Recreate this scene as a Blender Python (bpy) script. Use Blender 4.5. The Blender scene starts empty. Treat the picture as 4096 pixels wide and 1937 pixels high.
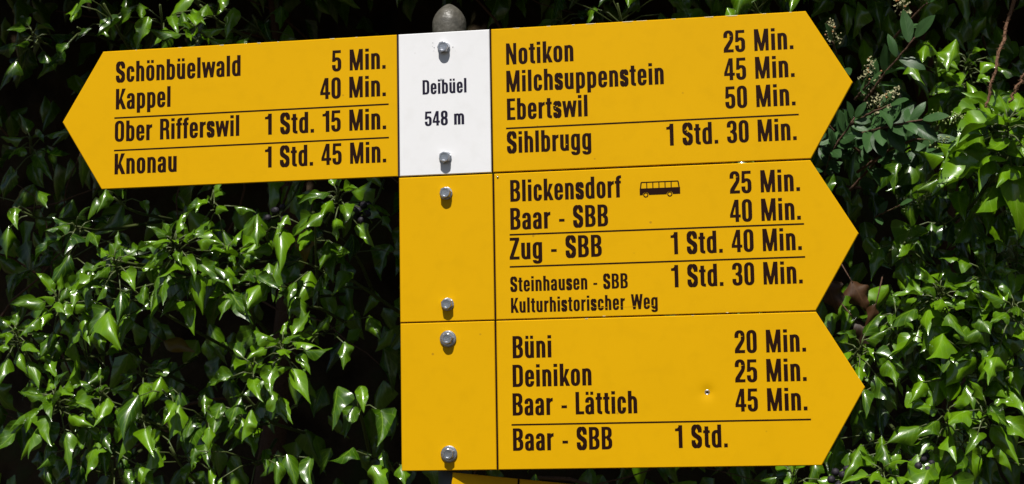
import bpy, bmesh, math, random
import numpy as np
from mathutils import Vector, Matrix, Quaternion
from mathutils.geometry import delaunay_2d_cdt

random.seed(11)
rng = np.random.default_rng(11)
S = bpy.context.scene
COL = S.collection
Z0 = 2.10                      # height of the top edge of the upper sign, metres

# ------------------------------------------------------------------ camera
CM = Matrix(((0.985203, 0.170598, -0.016447), (-0.035902, 0.111593, -0.993105), (-0.167587, 0.979001, 0.116066)))
CP = Vector((0.40933, -1.70332, Z0 - 0.42467))
cam_d = bpy.data.cameras.new('camera')
cam_d.sensor_width = 36; cam_d.lens = 60; cam_d.clip_start = 0.02; cam_d.clip_end = 400
cam_d.dof.use_dof = True; cam_d.dof.focus_distance = 1.80; cam_d.dof.aperture_fstop = 16
cam = bpy.data.objects.new('camera', cam_d); COL.objects.link(cam)
cr, cu, cb = CM[0], -CM[1], -CM[2]
mw = Matrix.Identity(4)
for i in range(3):
    mw[i][0], mw[i][1], mw[i][2], mw[i][3] = cr[i], cu[i], cb[i], CP[i]
cam.matrix_world = mw
S.camera = cam
FPX = 60 / 36 * 4096
CMT = CM.transposed()


def at(u, v, Y):
    """world point at depth Y behind the sign that the photograph shows at pixel u, v"""
    d = CMT @ Vector(((u - 2048) / FPX, (v - 968.5) / FPX, 1))
    return CP + d * ((Y - CP.y) / d.y)


# ------------------------------------------------------------------ sky, sun, exposure
SUN = Vector((-0.03, -1.0, 1.5)).normalized()
w = bpy.data.worlds.new('World'); S.world = w; w.use_nodes = True
nt = w.node_tree
sky = nt.nodes.new('ShaderNodeTexSky'); sky.sky_type = 'NISHITA'; sky.sun_disc = False
sky.sun_elevation = math.asin(SUN.z); sky.sun_rotation = math.radians(180)
nt.links.new(sky.outputs[0], nt.nodes['Background'].inputs[0])
nt.nodes['Background'].inputs[1].default_value = 0.05
sl = bpy.data.lights.new('sun', 'SUN'); sl.energy = 5.0; sl.angle = math.radians(0.5); sl.color = (1, 0.965, 0.9)
so = bpy.data.objects.new('sun', sl); COL.objects.link(so)
so.rotation_euler = SUN.to_track_quat('Z', 'Y').to_euler(); so.location = (0, -4, 8)
S.view_settings.view_transform = 'Standard'; S.view_settings.look = 'None'
S.view_settings.exposure = 0.14; S.view_settings.gamma = 1
S.cycles.max_bounces = 8; S.cycles.use_denoising = True


# ------------------------------------------------------------------ materials
def mat(name, col, rough=0.5, metal=0.0, spec=0.5):
    m = bpy.data.materials.new(name); m.use_nodes = True
    b = m.node_tree.nodes['Principled BSDF']
    b.inputs['Base Color'].default_value = (*col, 1)
    b.inputs['Roughness'].default_value = rough
    b.inputs['Metallic'].default_value = metal
    b.inputs['Specular IOR Level'].default_value = spec
    return m, m.node_tree, b


def N(t, kind, **kw):
    n = t.nodes.new(kind)
    for k, v in kw.items():
        if k in n.inputs: n.inputs[k].default_value = v
        else: setattr(n, k, v)
    return n


def ramp(t, stops):
    r = t.nodes.new('ShaderNodeValToRGB')
    while len(r.color_ramp.elements) < len(stops): r.color_ramp.elements.new(0.5)
    for e, (p, c) in zip(r.color_ramp.elements, stops):
        e.position = p; e.color = (*c, 1)
    return r


def bumpy(t, b, scale, strength, dist=0.001, detail=4):
    tc = N(t, 'ShaderNodeTexCoord'); n = N(t, 'ShaderNodeTexNoise'); n.inputs['Scale'].default_value = scale; n.inputs['Detail'].default_value = detail
    bp = N(t, 'ShaderNodeBump'); bp.inputs['Strength'].default_value = strength; bp.inputs['Distance'].default_value = dist
    t.links.new(tc.outputs['Object'], n.inputs['Vector']); t.links.new(n.outputs[0], bp.inputs['Height'])
    t.links.new(bp.outputs[0], b.inputs['Normal'])
    return tc, n


def enamel(name, col, dirt, speck_col):
    m, t, b = mat(name, col, 0.4, 0, 0.1)
    tc, n = bumpy(t, b, 900, 0.06, 0.0004, 2)
    big = N(t, 'ShaderNodeTexNoise'); big.inputs['Scale'].default_value = 7; big.inputs['Detail'].default_value = 5
    t.links.new(tc.outputs['Object'], big.inputs['Vector'])
    r = ramp(t, [(0.3, tuple(c * 0.955 for c in col)), (0.7, col)])
    t.links.new(big.outputs[0], r.inputs[0])
    # tiny dirt specks
    sp = N(t, 'ShaderNodeTexVoronoi'); sp.inputs['Scale'].default_value = 26; sp.inputs['Randomness'].default_value = 1
    t.links.new(tc.outputs['Object'], sp.inputs['Vector'])
    r2 = ramp(t, [(0.022, (1, 1, 1)), (0.042, (0, 0, 0))])
    t.links.new(sp.outputs['Distance'], r2.inputs[0])
    mx = N(t, 'ShaderNodeMix', data_type='RGBA')
    k = N(t, 'ShaderNodeMath', operation='MULTIPLY'); k.inputs[1].default_value = dirt
    t.links.new(r2.outputs[0], k.inputs[0]); t.links.new(k.outputs[0], mx.inputs[0])
    t.links.new(r.outputs[0], mx.inputs[6]); mx.inputs[7].default_value = (*speck_col, 1)
    # faint grime washes
    st = N(t, 'ShaderNodeTexNoise'); st.inputs['Scale'].default_value = 55; st.inputs['Detail'].default_value = 6
    t.links.new(tc.outputs['Object'], st.inputs['Vector'])
    r3 = ramp(t, [(0.5, (1, 1, 1)), (0.85, (0.94, 0.94, 0.93))])
    t.links.new(st.outputs[0], r3.inputs[0])
    mu = N(t, 'ShaderNodeMix', data_type='RGBA', blend_type='MULTIPLY'); mu.inputs[0].default_value = 1
    t.links.new(mx.outputs[2], mu.inputs[6]); t.links.new(r3.outputs[0], mu.inputs[7])
    t.links.new(mu.outputs[2], b.inputs['Base Color'])
    return m


M_YEL = enamel('yellow_enamel', (0.69, 0.375, 0.0008), 0.6, (0.30, 0.15, 0.01))
M_WHI = enamel('white_enamel', (0.80, 0.80, 0.82), 0.35, (0.35, 0.33, 0.30))
M_INK = mat('brown_ink', (0.015, 0.0032, 0.0008), 0.55, 0, 0.1)[0]
M_INKB = mat('blue_black_ink', (0.012, 0.010, 0.026), 0.6, 0, 0.12)[0]
M_CHIP = mat('bare_chipped_edge', (0.85, 0.76, 0.48), 0.5)[0]
M_STEEL, t_, b_ = mat('bolt_steel', (0.50, 0.51, 0.54), 0.34, 1.0); bumpy(t_, b_, 700, 0.35, 0.0006)
M_PATCH = mat('flaked_paint_grey', (0.30, 0.31, 0.33), 0.6)[0]
M_CAP, t_, b_ = mat('weathered_cap', (0.26, 0.25, 0.22), 0.42)
tc_, n_ = bumpy(t_, b_, 150, 0.6, 0.002, 7)
r_ = ramp(t_, [(0.25, (0.060, 0.055, 0.045)), (0.5, (0.090, 0.083, 0.067)), (0.8, (0.14, 0.13, 0.11))])
t_.links.new(n_.outputs[0], r_.inputs[0]); t_.links.new(r_.outputs[0], b_.inputs['Base Color'])
M_POLE, t_, b_ = mat('galvanised_pole', (0.12, 0.12, 0.115), 0.55, 0.5); bumpy(t_, b_, 90, 0.4, 0.001)
M_HOLE = mat('dark_hole', (0.01, 0.008, 0.005), 0.9)[0]


def leaf_mat(name, c_lo, c_hi, vein, rough, spec, transl, veins=True, coat=0.0):
    m = bpy.data.materials.new(name); m.use_nodes = True
    t = m.node_tree; b = t.nodes['Principled BSDF']; out = t.nodes['Material Output']
    uv = N(t, 'ShaderNodeUVMap'); uv.uv_map = 'leaf'
    sep = N(t, 'ShaderNodeSeparateXYZ'); t.links.new(uv.outputs[0], sep.inputs[0])
    at_ = N(t, 'ShaderNodeVertexColor'); at_.layer_name = 'tint'
    sc = N(t, 'ShaderNodeSeparateColor'); t.links.new(at_.outputs[0], sc.inputs[0])
    tc = N(t, 'ShaderNodeTexCoord')
    no = N(t, 'ShaderNodeTexNoise'); no.inputs['Scale'].default_value = 70; no.inputs['Detail'].default_value = 4
    t.links.new(tc.outputs['Object'], no.inputs['Vector'])
    ad = N(t, 'ShaderNodeMath', operation='MULTIPLY_ADD'); ad.inputs[1].default_value = 0.45; 
    t.links.new(no.outputs[0], ad.inputs[0]); t.links.new(sc.outputs[0], ad.inputs[2])
    rp = ramp(t, [(0.25, c_lo), (1.0, c_hi)]); t.links.new(ad.outputs[0], rp.inputs[0])
    col = rp.outputs[0]
    # veins: midrib (|v| small) and side veins, waves of u + |v|
    av = N(t, 'ShaderNodeMath', operation='ABSOLUTE'); t.links.new(sep.outputs[1], av.inputs[0])
    r1 = ramp(t, [(0.025, (1, 1, 1)), (0.075, (0, 0, 0))]); t.links.new(av.outputs[0], r1.inputs[0])
    ph = N(t, 'ShaderNodeMath', operation='MULTIPLY_ADD'); ph.inputs[1].default_value = -0.33
    t.links.new(av.outputs[0], ph.inputs[0]); t.links.new(sep.outputs[0], ph.inputs[2])
    fr = N(t, 'ShaderNodeMath', operation='MULTIPLY'); fr.inputs[1].default_value = 5.5; t.links.new(ph.outputs[0], fr.inputs[0])
    ff = N(t, 'ShaderNodeMath', operation='PINGPONG'); ff.inputs[1].default_value = 0.5; t.links.new(fr.outputs[0], ff.inputs[0])
    r2 = ramp(t, [(0.02, (0.55, 0.55, 0.55)), (0.10, (0, 0, 0))]); t.links.new(ff.outputs[0], r2.inputs[0])
    mxv = N(t, 'ShaderNodeMath', operation='MAXIMUM'); t.links.new(r1.outputs[0], mxv.inputs[0]); t.links.new(r2.outputs[0], mxv.inputs[1])
    fac = N(t, 'ShaderNodeMath', operation='MULTIPLY'); fac.inputs[1].default_value = 0.55 if veins else 0.25
    t.links.new(mxv.outputs[0], fac.inputs[0])
    mx = N(t, 'ShaderNodeMix', data_type='RGBA'); t.links.new(fac.outputs[0], mx.inputs[0])
    t.links.new(col, mx.inputs[6]); mx.inputs[7].default_value = (*vein, 1)
    t.links.new(mx.outputs[2], b.inputs['Base Color'])
    b.inputs['Roughness'].default_value = rough; b.inputs['Specular IOR Level'].default_value = spec
    b.inputs['Coat Weight'].default_value = coat; b.inputs['Coat Roughness'].default_value = 0.14
    bp = N(t, 'ShaderNodeBump'); bp.inputs['Strength'].default_value = 0.2; bp.inputs['Distance'].default_value = 0.001
    hs = N(t, 'ShaderNodeMath', operation='MULTIPLY_ADD'); hs.inputs[1].default_value = -0.6
    t.links.new(mxv.outputs[0], hs.inputs[0]); t.links.new(no.outputs[0], hs.inputs[2])
    t.links.new(hs.outputs[0], bp.inputs['Height']); t.links.new(bp.outputs[0], b.inputs['Normal'])
    tr = N(t, 'ShaderNodeBsdfTranslucent')
    t.links.new(mx.outputs[2], tr.inputs['Color'])
    ms = N(t, 'ShaderNodeMixShader'); ms.inputs[0].default_value = transl
    t.links.new(b.outputs[0], ms.inputs[1]); t.links.new(tr.outputs[0], ms.inputs[2]); t.links.new(ms.outputs[0], out.inputs[0])
    return m


M_IVY = leaf_mat('ivy_leaf', (0.014, 0.056, 0.001), (0.128, 0.275, 0.002), (0.23, 0.38, 0.03), 0.36, 0.45, 0.2, coat=1.0)
M_PRIV = leaf_mat('privet_leaf', (0.020, 0.056, 0.013), (0.048, 0.115, 0.032), (0.09, 0.16, 0.05), 0.45, 0.35, 0.12, veins=False)
M_DEAD = leaf_mat('dead_leaf', (0.018, 0.008, 0.003), (0.080, 0.034, 0.011), (0.11, 0.055, 0.022), 0.55, 0.35, 0.15)
M_YLEAF = leaf_mat('yellow_leaf', (0.12, 0.075, 0.004), (0.20, 0.13, 0.008), (0.22, 0.16, 0.03), 0.35, 0.5, 0.2)
M_TWIG, t_, b_ = mat('green_twig', (0.075, 0.10, 0.025), 0.5); bumpy(t_, b_, 300, 0.4)
M_WOOD, t_, b_ = mat('brown_twig', (0.085, 0.042, 0.022), 0.8); bumpy(t_, b_, 260, 0.9, 0.003, 6)
M_VINE, t_, b_ = mat('dry_vine', (0.17, 0.085, 0.045), 0.85); bumpy(t_, b_, 220, 1.0, 0.004, 8)
M_BERRY, t_, b_ = mat('berry_skin', (0.018, 0.014, 0.022), 0.6, 0, 0.35); bumpy(t_, b_, 400, 0.5)
M_BLOOM = mat('cream_blossom', (0.34, 0.32, 0.17), 0.6)[0]
M_BUD = mat('green_bud', (0.22, 0.28, 0.08), 0.55)[0]
M_RUST = mat('withered_blossom', (0.33, 0.15, 0.05), 0.7)[0]
M_SOIL, t_, b_ = mat('soil', (0.035, 0.024, 0.015), 0.95, 0, 0.1)
tc_, n_ = bumpy(t_, b_, 9, 0.8, 0.05, 8)
r_ = ramp(t_, [(0.35, (0.018, 0.012, 0.008)), (0.55, (0.045, 0.032, 0.018)), (0.75, (0.03, 0.045, 0.014))])
t_.links.new(n_.outputs[0], r_.inputs[0]); t_.links.new(r_.outputs[0], b_.inputs['Base Color'])


# ------------------------------------------------------------------ object helpers
def link(name, me, m, parent=None, loc=None):
    o = bpy.data.objects.new(name, me); COL.objects.link(o)
    for x in (m if isinstance(m, (list, tuple)) else [m]): me.materials.append(x)
    if parent: o.parent = parent
    if loc is not None: o.location = loc
    return o


def thing(name, label, cat, loc=(0, 0, 0), rot=(0, 0, 0), group=None):
    o = bpy.data.objects.new(name, None); COL.objects.link(o)
    o.empty_display_size = 0.05; o.location = loc; o.rotation_euler = rot
    return tag(o, label, cat, group)


def tag(o, label, cat, group=None, kind=None):
    if label: o['label'] = label
    if cat: o['category'] = cat
    if group: o['group'] = group
    if kind: o['kind'] = kind
    return o


class MB:
    """collects plain geometry and builds one mesh"""
    def __init__(s): s.v = []; s.f = []
    def add(s, vs, fs):
        k = len(s.v); s.v += [tuple(x) for x in vs]; s.f += [tuple(k + i for i in f) for f in fs]
    def tube(s, pts, radii, n=7, jitter=0):
        pts = [Vector(p) for p in pts]
        ref = Vector((0.3, 0.9, 0.2)); rings = []
        for i, p in enumerate(pts):
            d = (pts[min(i + 1, len(pts) - 1)] - pts[max(i - 1, 0)])
            d = d.normalized() if d.length > 1e-9 else Vector((0, 0, 1))
            a = d.cross(ref)
            if a.length < 1e-4: a = d.cross(Vector((1, 0, 0)))
            a.normalize(); b = d.cross(a)
            r = radii[i] if hasattr(radii, '__len__') else radii
            rr = [r * (1 + jitter * random.uniform(-1, 1)) for _ in range(n)]
            rings.append([p + (a * math.cos(6.2832 * k / n) + b * math.sin(6.2832 * k / n)) * rr[k] for k in range(n)])
        vs = [q for r in rings for q in r]; fs = []
        for i in range(len(rings) - 1):
            for k in range(n):
                fs.append((i * n + k, i * n + (k + 1) % n, (i + 1) * n + (k + 1) % n, (i + 1) * n + k))
        fs.append(tuple(range(n - 1, -1, -1))); fs.append(tuple((len(rings) - 1) * n + k for k in range(n)))
        s.add(vs, fs)
    def lathe(s, prof, n=32, c=(0, 0, 0), axis='z'):
        vs = []; fs = []
        for r, z in prof:
            for k in range(n):
                a = 6.2832 * k / n
                p = (r * math.cos(a), r * math.sin(a), z)
                if axis == 'y': p = (p[0], -p[2], p[1])
                vs.append((c[0] + p[0], c[1] + p[1], c[2] + p[2]))
        for i in range(len(prof) - 1):
            for k in range(n):
                fs.append((i * n + k, i * n + (k + 1) % n, (i + 1) * n + (k + 1) % n, (i + 1) * n + k))
        fs.append(tuple(range(n - 1, -1, -1))); fs.append(tuple((len(prof) - 1) * n + k for k in range(n)))
        s.add(vs, fs)
    def ball(s, c, r, seg=10, rings=6, sq=(1, 1, 1), rot=None):
        vs = []; fs = []
        for i in range(rings + 1):
            th = math.pi * i / rings
            for k in range(seg):
                a = 6.2832 * k / seg
                p = Vector((r * sq[0] * math.sin(th) * math.cos(a), r * sq[1] * math.sin(th) * math.sin(a), r * sq[2] * math.cos(th)))
                if rot: p = rot @ p
                vs.append(Vector(c) + p)
        for i in range(rings):
            for k in range(seg):
                fs.append((i * seg + k, (i + 1) * seg + k, (i + 1) * seg + (k + 1) % seg, i * seg + (k + 1) % seg))
        s.add(vs, fs)
    def build(s, name, m, parent=None, smooth=True, loc=None):
        me = bpy.data.meshes.new(name); me.from_pydata(s.v, [], s.f); me.validate(); me.update()
        if smooth: me.polygons.foreach_set('use_smooth', [True] * len(me.polygons))
        return link(name, me, m, parent, loc)


# ------------------------------------------------------------------ lettering: condensed grotesque drawn as strips
T, H_, X = 0.176, 0.13, 0.755       # stem, thin stroke, x-height (cap height = 1)


def rect(x0, y0, x1, y1): return [[(x0, y0), (x1, y0), (x1, y1), (x0, y1)]]


def bowl(x0, y0, x1, y1, ry, t=T, h=H_, a0=None, a1=None, close=False, seg=9, nx=2.25):
    """strip round a tall round form, anticlockwise: from the right side at height a0 over the top, left, bottom to the right side at a1.
    a0/a1 None with close=True makes the full ring"""
    cx, rx = (x0 + x1) / 2, (x1 - x0) / 2
    o = []
    def corner(yc, s, q0):
        for i in range(seg + 1):
            a = math.radians(q0 + 90 * i / seg); c, d = math.cos(a), math.sin(a)
            k = lambda v: math.copysign(abs(v) ** (2 / nx), v)
            o.append(((cx + rx * k(c), yc + ry * k(d)), (cx + (rx - t) * k(c), yc + (ry - h) * k(d))))
    if not close: o.append(((x1, a0), (x1 - t, a0)))
    corner(y1 - ry, 1, 0); corner(y1 - ry, 1, 90); corner(y0 + ry, 1, 180); corner(y0 + ry, 1, 270)
    if close: o.append(o[0])
    else: o.append(((x1, a1), (x1 - t, a1)))
    return [[o[i][0], o[i + 1][0], o[i + 1][1], o[i][1]] for i in range(len(o) - 1)]


def strip(c, t, cap=True):
    """stroke of half-widths along a polyline with per-point horizontal/vertical thickness"""
    out = []
    n = len(c); L = []; R = []
    for i in range(n):
        a = c[max(i - 1, 0)]; b = c[min(i + 1, n - 1)]
        dx, dy = b[0] - a[0], b[1] - a[1]; l = math.hypot(dx, dy) or 1
        nx, ny = -dy / l, dx / l
        tt = t[i] if hasattr(t, '__len__') else T * abs(nx) + H_ * abs(ny) if t is None else t
        L.append((c[i][0] + nx * tt / 2, c[i][1] + ny * tt / 2)); R.append((c[i][0] - nx * tt / 2, c[i][1] - ny * tt / 2))
    for i in range(n - 1): out.append([L[i], L[i + 1], R[i + 1], R[i]])
    return out


def arch(x0, x1, top, ry=0.25, foot=0.0):
    """right half of n: from the stem over the shoulder down to the foot"""
    b = bowl(x0, top - 2 * ry - 0.2, x1, top, ry, a0=foot, a1=0)
    return b[:20]


def ess(x0, y0, x1, y1):
    w_, h_ = x1 - x0, y1 - y0; t, h = T, H_
    cx = (x0 + x1) / 2; xl, xr = x0 + t / 2, x1 - t / 2; yt, yb = y1 - h / 2, y0 + h / 2
    rx = (xr - xl) / 2
    rt = h_ * 0.20
    pts = [(xr, y1 - h_ * 0.335), (xr, yt - rt)]
    for i in range(1, 13):
        a = math.radians(180 * i / 12); pts.append((cx + rx * math.cos(a), yt - rt + rt * math.sin(a)))
    # spine
    p0 = (xl, yt - rt - 0.02 * h_); p3 = (xr, yb + rt + 0.02 * h_)
    for i in range(1, 15):
        s = i / 14
        b0, b1, b2, b3 = (1 - s) ** 3, 3 * s * (1 - s) ** 2, 3 * s * s * (1 - s), s ** 3
        q1 = (xl, y0 + h_ * 0.47); q2 = (xr, y0 + h_ * 0.53)
        pts.append((b0 * p0[0] + b1 * q1[0] + b2 * q2[0] + b3 * p3[0], b0 * p0[1] + b1 * q1[1] + b2 * q2[1] + b3 * p3[1]))
    for i in range(1, 13):
        a = math.radians(-180 * i / 12); pts.append((cx + rx * math.cos(a), yb + rt + rt * math.sin(a)))
    pts.append((xl, y0 + h_ * 0.335))
    return strip(pts, None)


def dot(x, y=0.862, w_=T, h_=0.138): return rect(x, y, x + w_, y + h_)


def tri(p): return [p]


def G(ch):
    """(polygons, ink width, left bearing, right bearing)"""
    u = 0.012
    if ch == 'n': return rect(0, 0, T, X) + arch(0, .43, X + u), .43, .055, .05
    if ch == 'h': return rect(0, 0, T, 1) + arch(0, .43, X + u), .43, .055, .05
    if ch == 'm': return rect(0, 0, T, X) + arch(0, .42, X + u) + arch(.42 - T, .42 - T + .42, X + u), .84 - T, .055, .05
    if ch in 'uü':
        p = [[(.43 - a, X - b) for a, b in q] for q in rect(0, 0, T, X) + arch(0, .43, X + u)]
        if ch == 'ü': p += dot(.035, .862, .14) + dot(.255, .862, .14)
        return p, .43, .05, .055
    if ch in 'oö':
        p = bowl(0, -u, .435, X + u, .25, close=True)
        if ch == 'ö': p += dot(.04, .862, .14) + dot(.255, .862, .14)
        return p, .435, .045, .045
    if ch == 'b': return rect(0, 0, T, 1) + bowl(0, -u, .44, X + u, .25, close=True), .44, .055, .045
    if ch == 'd': return rect(.44 - T, 0, .44, 1) + bowl(0, -u, .44, X + u, .25, close=True), .44, .045, .055
    if ch == 'p': return rect(0, -.21, T, X) + bowl(0, -u, .44, X + u, .25, close=True), .44, .055, .045
    if ch == 'g':
        b = bowl(0, -.225, .44, .4, .17, a0=.4, a1=.2)
        low = [[(.44 - T, .1), (.44, .1), (.44, -.06), (.44 - T, -.06)]] + bowl(0, -.225, .44, .35, .165, close=True)[20:39] + rect(0, -.085, T * .95, -.055)
        return rect(.44 - T, -.06, .44, X) + bowl(0, .0, .44, X + u, .24, close=True) + low, .44, .045, .055
    if ch == 'e':
        p = bowl(0, -u, .43, X + u, .25, a0=.335, a1=.245) + rect(T * .7, .335, .43, .335 + .105)
        p += rect(.43 - T, .335, .43, .5)
        return p, .43, .045, .04
    if ch == 'c': return bowl(0, -u, .41, X + u, .25, a0=.475, a1=.27), .41, .045, .035
    if ch in 'aä':
        p = bowl(0, .1, .42, X + u, .22, a0=0, a1=0)[:20] + rect(.42 - T, 0, .42, .55) + rect(.015, .515, .015 + T * .97, .565)
        # bowl of the a
        q = bowl(0, -u, .40, .43, .17, close=True, h=.115)
        p += q[9:39] + [[(.17, .43 - .115), (.42 - T / 2, .455 - .105), (.42 - T / 2, .475), (.17, .43)]]
        if ch == 'ä': p += dot(.03, .862, .14) + dot(.25, .862, .14)
        return p, .42, .04, .055
    if ch == 's': return ess(0, -u, .40, X + u), .40, .035, .035
    if ch == 'l': return rect(0, 0, T, 1), T, .055, .055
    if ch == 'i': return rect(0, 0, T, X) + dot(0), T, .055, .055
    if ch == 'r':
        return rect(0, 0, T, X) + [[(T * .8, .50), (T * .8, .66), (.2, .735), (.31, X + u), (.31, X - .145), (.235, .60), (T, .53)]], .31, .055, .02
    if ch == 't':
        p = rect(.065, .14, .065 + T, .93) + rect(0, X - .115, .305, X)
        q = bowl(.065, -u, .50, .5, .15, close=True)[20:29]
        return p + q + rect(.275, -u, .305, -u + H_ * .98), .305, .02, .03
    if ch == 'f':
        p = rect(.06, 0, .06 + T, .85) + rect(0, X - .115, .30, X)
        q = bowl(.06, .5, .50, 1.005, .16, close=True)[10:19]
        return p + q + rect(.275, 1.005 - H_ * .98, .315, 1.005), .315, .02, .005
    if ch == 'k': return rect(0, 0, T, 1) + [[(T * .9, .27), (.27, X), (.45, X), (T * .9, .10)], [(.17, .30), (.29, .44), (.475, 0), (.29, 0)]], .465, .055, .005
    if ch == 'w': return [[(0, X), (.165, X), (.265, 0), (.11, 0)], [(.11, 0), (.265, 0), (.42, X), (.285, X)], [(.285, X), (.42, X), (.595, 0), (.44, 0)], [(.44, 0), (.595, 0), (.705, X), (.54, X)]], .705, .008, .008
    if ch == 'W': return [[(0, 1), (.175, 1), (.305, 0), (.135, 0)], [(.135, 0), (.305, 0), (.475, 1), (.325, 1)], [(.325, 1), (.475, 1), (.665, 0), (.495, 0)], [(.495, 0), (.665, 0), (.80, 1), (.625, 1)]], .80, .008, .008
    if ch == 'K': return rect(0, 0, T, 1) + [[(T * .9, .36), (.325, 1), (.515, 1), (T * .9, .16)], [(.175, .41), (.30, .60), (.545, 0), (.35, 0)]], .535, .06, .005
    if ch == 'S': return ess(0, -u, .475, 1 + u), .475, .04, .04
    if ch == 'O': return bowl(0, -u, .49, 1 + u, .26, close=True), .49, .05, .05
    if ch == '0': return bowl(0, -u, .455, 1 + u, .25, close=True), .455, .04, .04
    if ch == 'D':
        q = bowl(0, 0, .49, 1, .25, close=True)
        return rect(0, 0, T, 1) + rect(T * .9, 0, .26, H_) + rect(T * .9, 1 - H_, .26, 1) + q[:9] + q[30:], .49, .06, .05
    if ch == 'B':
        a = bowl(0, .475, .475, 1, .22, close=True); b = bowl(0, 0, .49, .54, .225, close=True)
        p = rect(0, 0, T, 1) + rect(T * .9, 0, .25, H_) + rect(T * .9, 1 - H_, .25, 1) + rect(T * .9, .475, .25, .54 + .04)
        return p + a[:9] + a[30:] + b[:9] + b[30:], .49, .06, .04
    if ch == 'R':
        a = bowl(0, .43, .48, 1, .24, close=True)
        return rect(0, 0, T, 1) + rect(T * .9, 1 - H_, .25, 1) + rect(T * .9, .43, .25, .43 + H_) + a[:9] + a[30:] + [[(.30, .47), (.43, .5), (.475, .40), (.50, 0), (.33, 0), (.31, .36)]], .50, .06, .03
    if ch == 'E': return rect(0, 0, T, 1) + rect(T * .9, 0, .41, .125) + rect(T * .9, .875, .405, 1) + rect(T * .9, .45, .385, .57), .41, .06, .03
    if ch == 'L': return rect(0, 0, T, 1) + rect(T * .9, 0, .40, .13), .40, .06, .015
    if ch == 'N': return rect(0, 0, .15, 1) + rect(.35, 0, .50, 1) + [[(0, 1), (.165, 1), (.50, 0), (.335, 0)]], .50, .06, .06
    if ch == 'M': return rect(0, 0, .15, 1) + rect(.50, 0, .65, 1) + [[(0, 1), (.19, 1), (.395, 0), (.255, 0)], [(.46, 1), (.65, 1), (.395, 0), (.255, 0)]], .65, .06, .06
    if ch == 'Z': return rect(0, 0, .46, .13) + rect(.015, .87, .455, 1) + [[(0, .1), (.175, .1), (.455, .9), (.275, .9)]], .46, .03, .03
    if ch == '1': return rect(.155, 0, .155 + T, 1) + [[(0, .73), (.2, .76), (.2, .87), (.155, 1), (.30, 1), (.17, .86), (0, .835)]][:0] + [[(0, .745), (.17, .745), (.17, .95), (.155, .93), (.11, .87), (0, .85)]], .155 + T, .05, .055
    if ch == '2':
        a = bowl(0, .3, .455, 1 + u, .25, a0=.66, a1=0)
        p = [[(.455 - T, .72), (.455, .76), (.455, .66), (.445, .58), (.40, .46), (.245, .44), (.28, .58)]] + a[1:20] + rect(0, .68, T, .76) + rect(0, 0, .455, .13)
        p += [[(0, .1), (.19, .12), (.42, .50), (.29, .60), (.02, .20)]]
        return p, .455, .035, .035
    if ch == '3':
        a = bowl(0, .46, .45, 1 + u, .22, close=True); b = bowl(0, -u, .46, .55, .22, close=True)
        return a[:19] + a[30:] + rect(0, .71, T, .80) + rect(.15, .455, .27, .455 + .105) + b[:9] + b[20:] + rect(0, .21, T, .29), .46, .035, .04
    if ch == '4': return rect(.245, 0, .245 + .16, 1) + rect(0, .20, .485, .325) + [[(0, .30), (.0, .325), (.225, 1), (.33, 1), (.13, .30)]], .485, .02, .02
    if ch == '5':
        b = bowl(0, -u, .455, .665, .24, close=True)
        return rect(.03, .87, .435, 1) + [[(.03, 1), (.165, 1), (.15, .46), (.005, .46)]] + b[:16] + b[20:] + rect(0, .22, T, .30), .455, .035, .04
    if ch == '8':
        return bowl(.01, .46, .455, 1 + u, .22, close=True) + bowl(0, -u, .465, .55, .225, close=True), .465, .035, .035
    if ch == '.': return rect(0, 0, .165, .165), .165, .06, .05
    if ch == '-': return rect(0, .29, .26, .41), .26, .05, .05
    raise KeyError(ch)


def union_mesh(polys, thick=0.0):
    """flat union of polygons in the sign's x-z plane"""
    vs = []; fs = []
    for p in polys:
        a = sum(p[i][0] * p[(i + 1) % len(p)][1] - p[(i + 1) % len(p)][0] * p[i][1] for i in range(len(p)))
        if abs(a) < 1e-9: continue
        if a < 0: p = p[::-1]
        k = len(vs); vs += [Vector((x, y)) for x, y in p]; fs.append(list(range(k, k + len(p))))
    v, e, f, ov, oe, of = delaunay_2d_cdt(vs, [], fs, 0, 1e-6)
    f = [q for q, o in zip(f, of) if len(o)]
    return v, f


def flat(name, polys, m, parent, y):
    """polys in mm, laid on the plate at depth y (m)"""
    v, f = union_mesh(polys)
    me = bpy.data.meshes.new(name)
    me.from_pydata([(p.x / 1000, y, p.y / 1000) for p in v], [], [tuple(q) for q in f]); me.update()
    return link(name, me, m, parent)


def text(name, s, x0, x1, base, cap, parent, y, m=None):
    words = s.split(' ')
    gl = []; x = 0; first = True
    def wordw(wd, k):
        out = []; px = 0
        for i, ch in enumerate(wd):
            p, w_, l, r = G(ch)
            if i: px += l
            out.append((p, px)); px += w_ + (r if i < len(wd) - 1 else 0)
        return out, px
    ws = [wordw(wd, 1) for wd in words]
    tot = (x1 - x0) / cap
    ink = sum(q[1] for q in ws)
    if len(words) > 1:
        k = min(1.06, max(.93, tot / (ink + .41 * (len(words) - 1))))
        space = (tot - ink * k) / (len(words) - 1)
    else: k = tot / ink; space = 0
    polys = []; x = 0
    for gs, wd in ws:
        for p, px in gs:
            polys += [[(x0 + (x + (px + a) * k) * cap, base + b * cap) for a, b in q] for q in p]
        x += wd * k + space
    return flat(name, polys, m or M_INK, parent, y)


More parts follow.
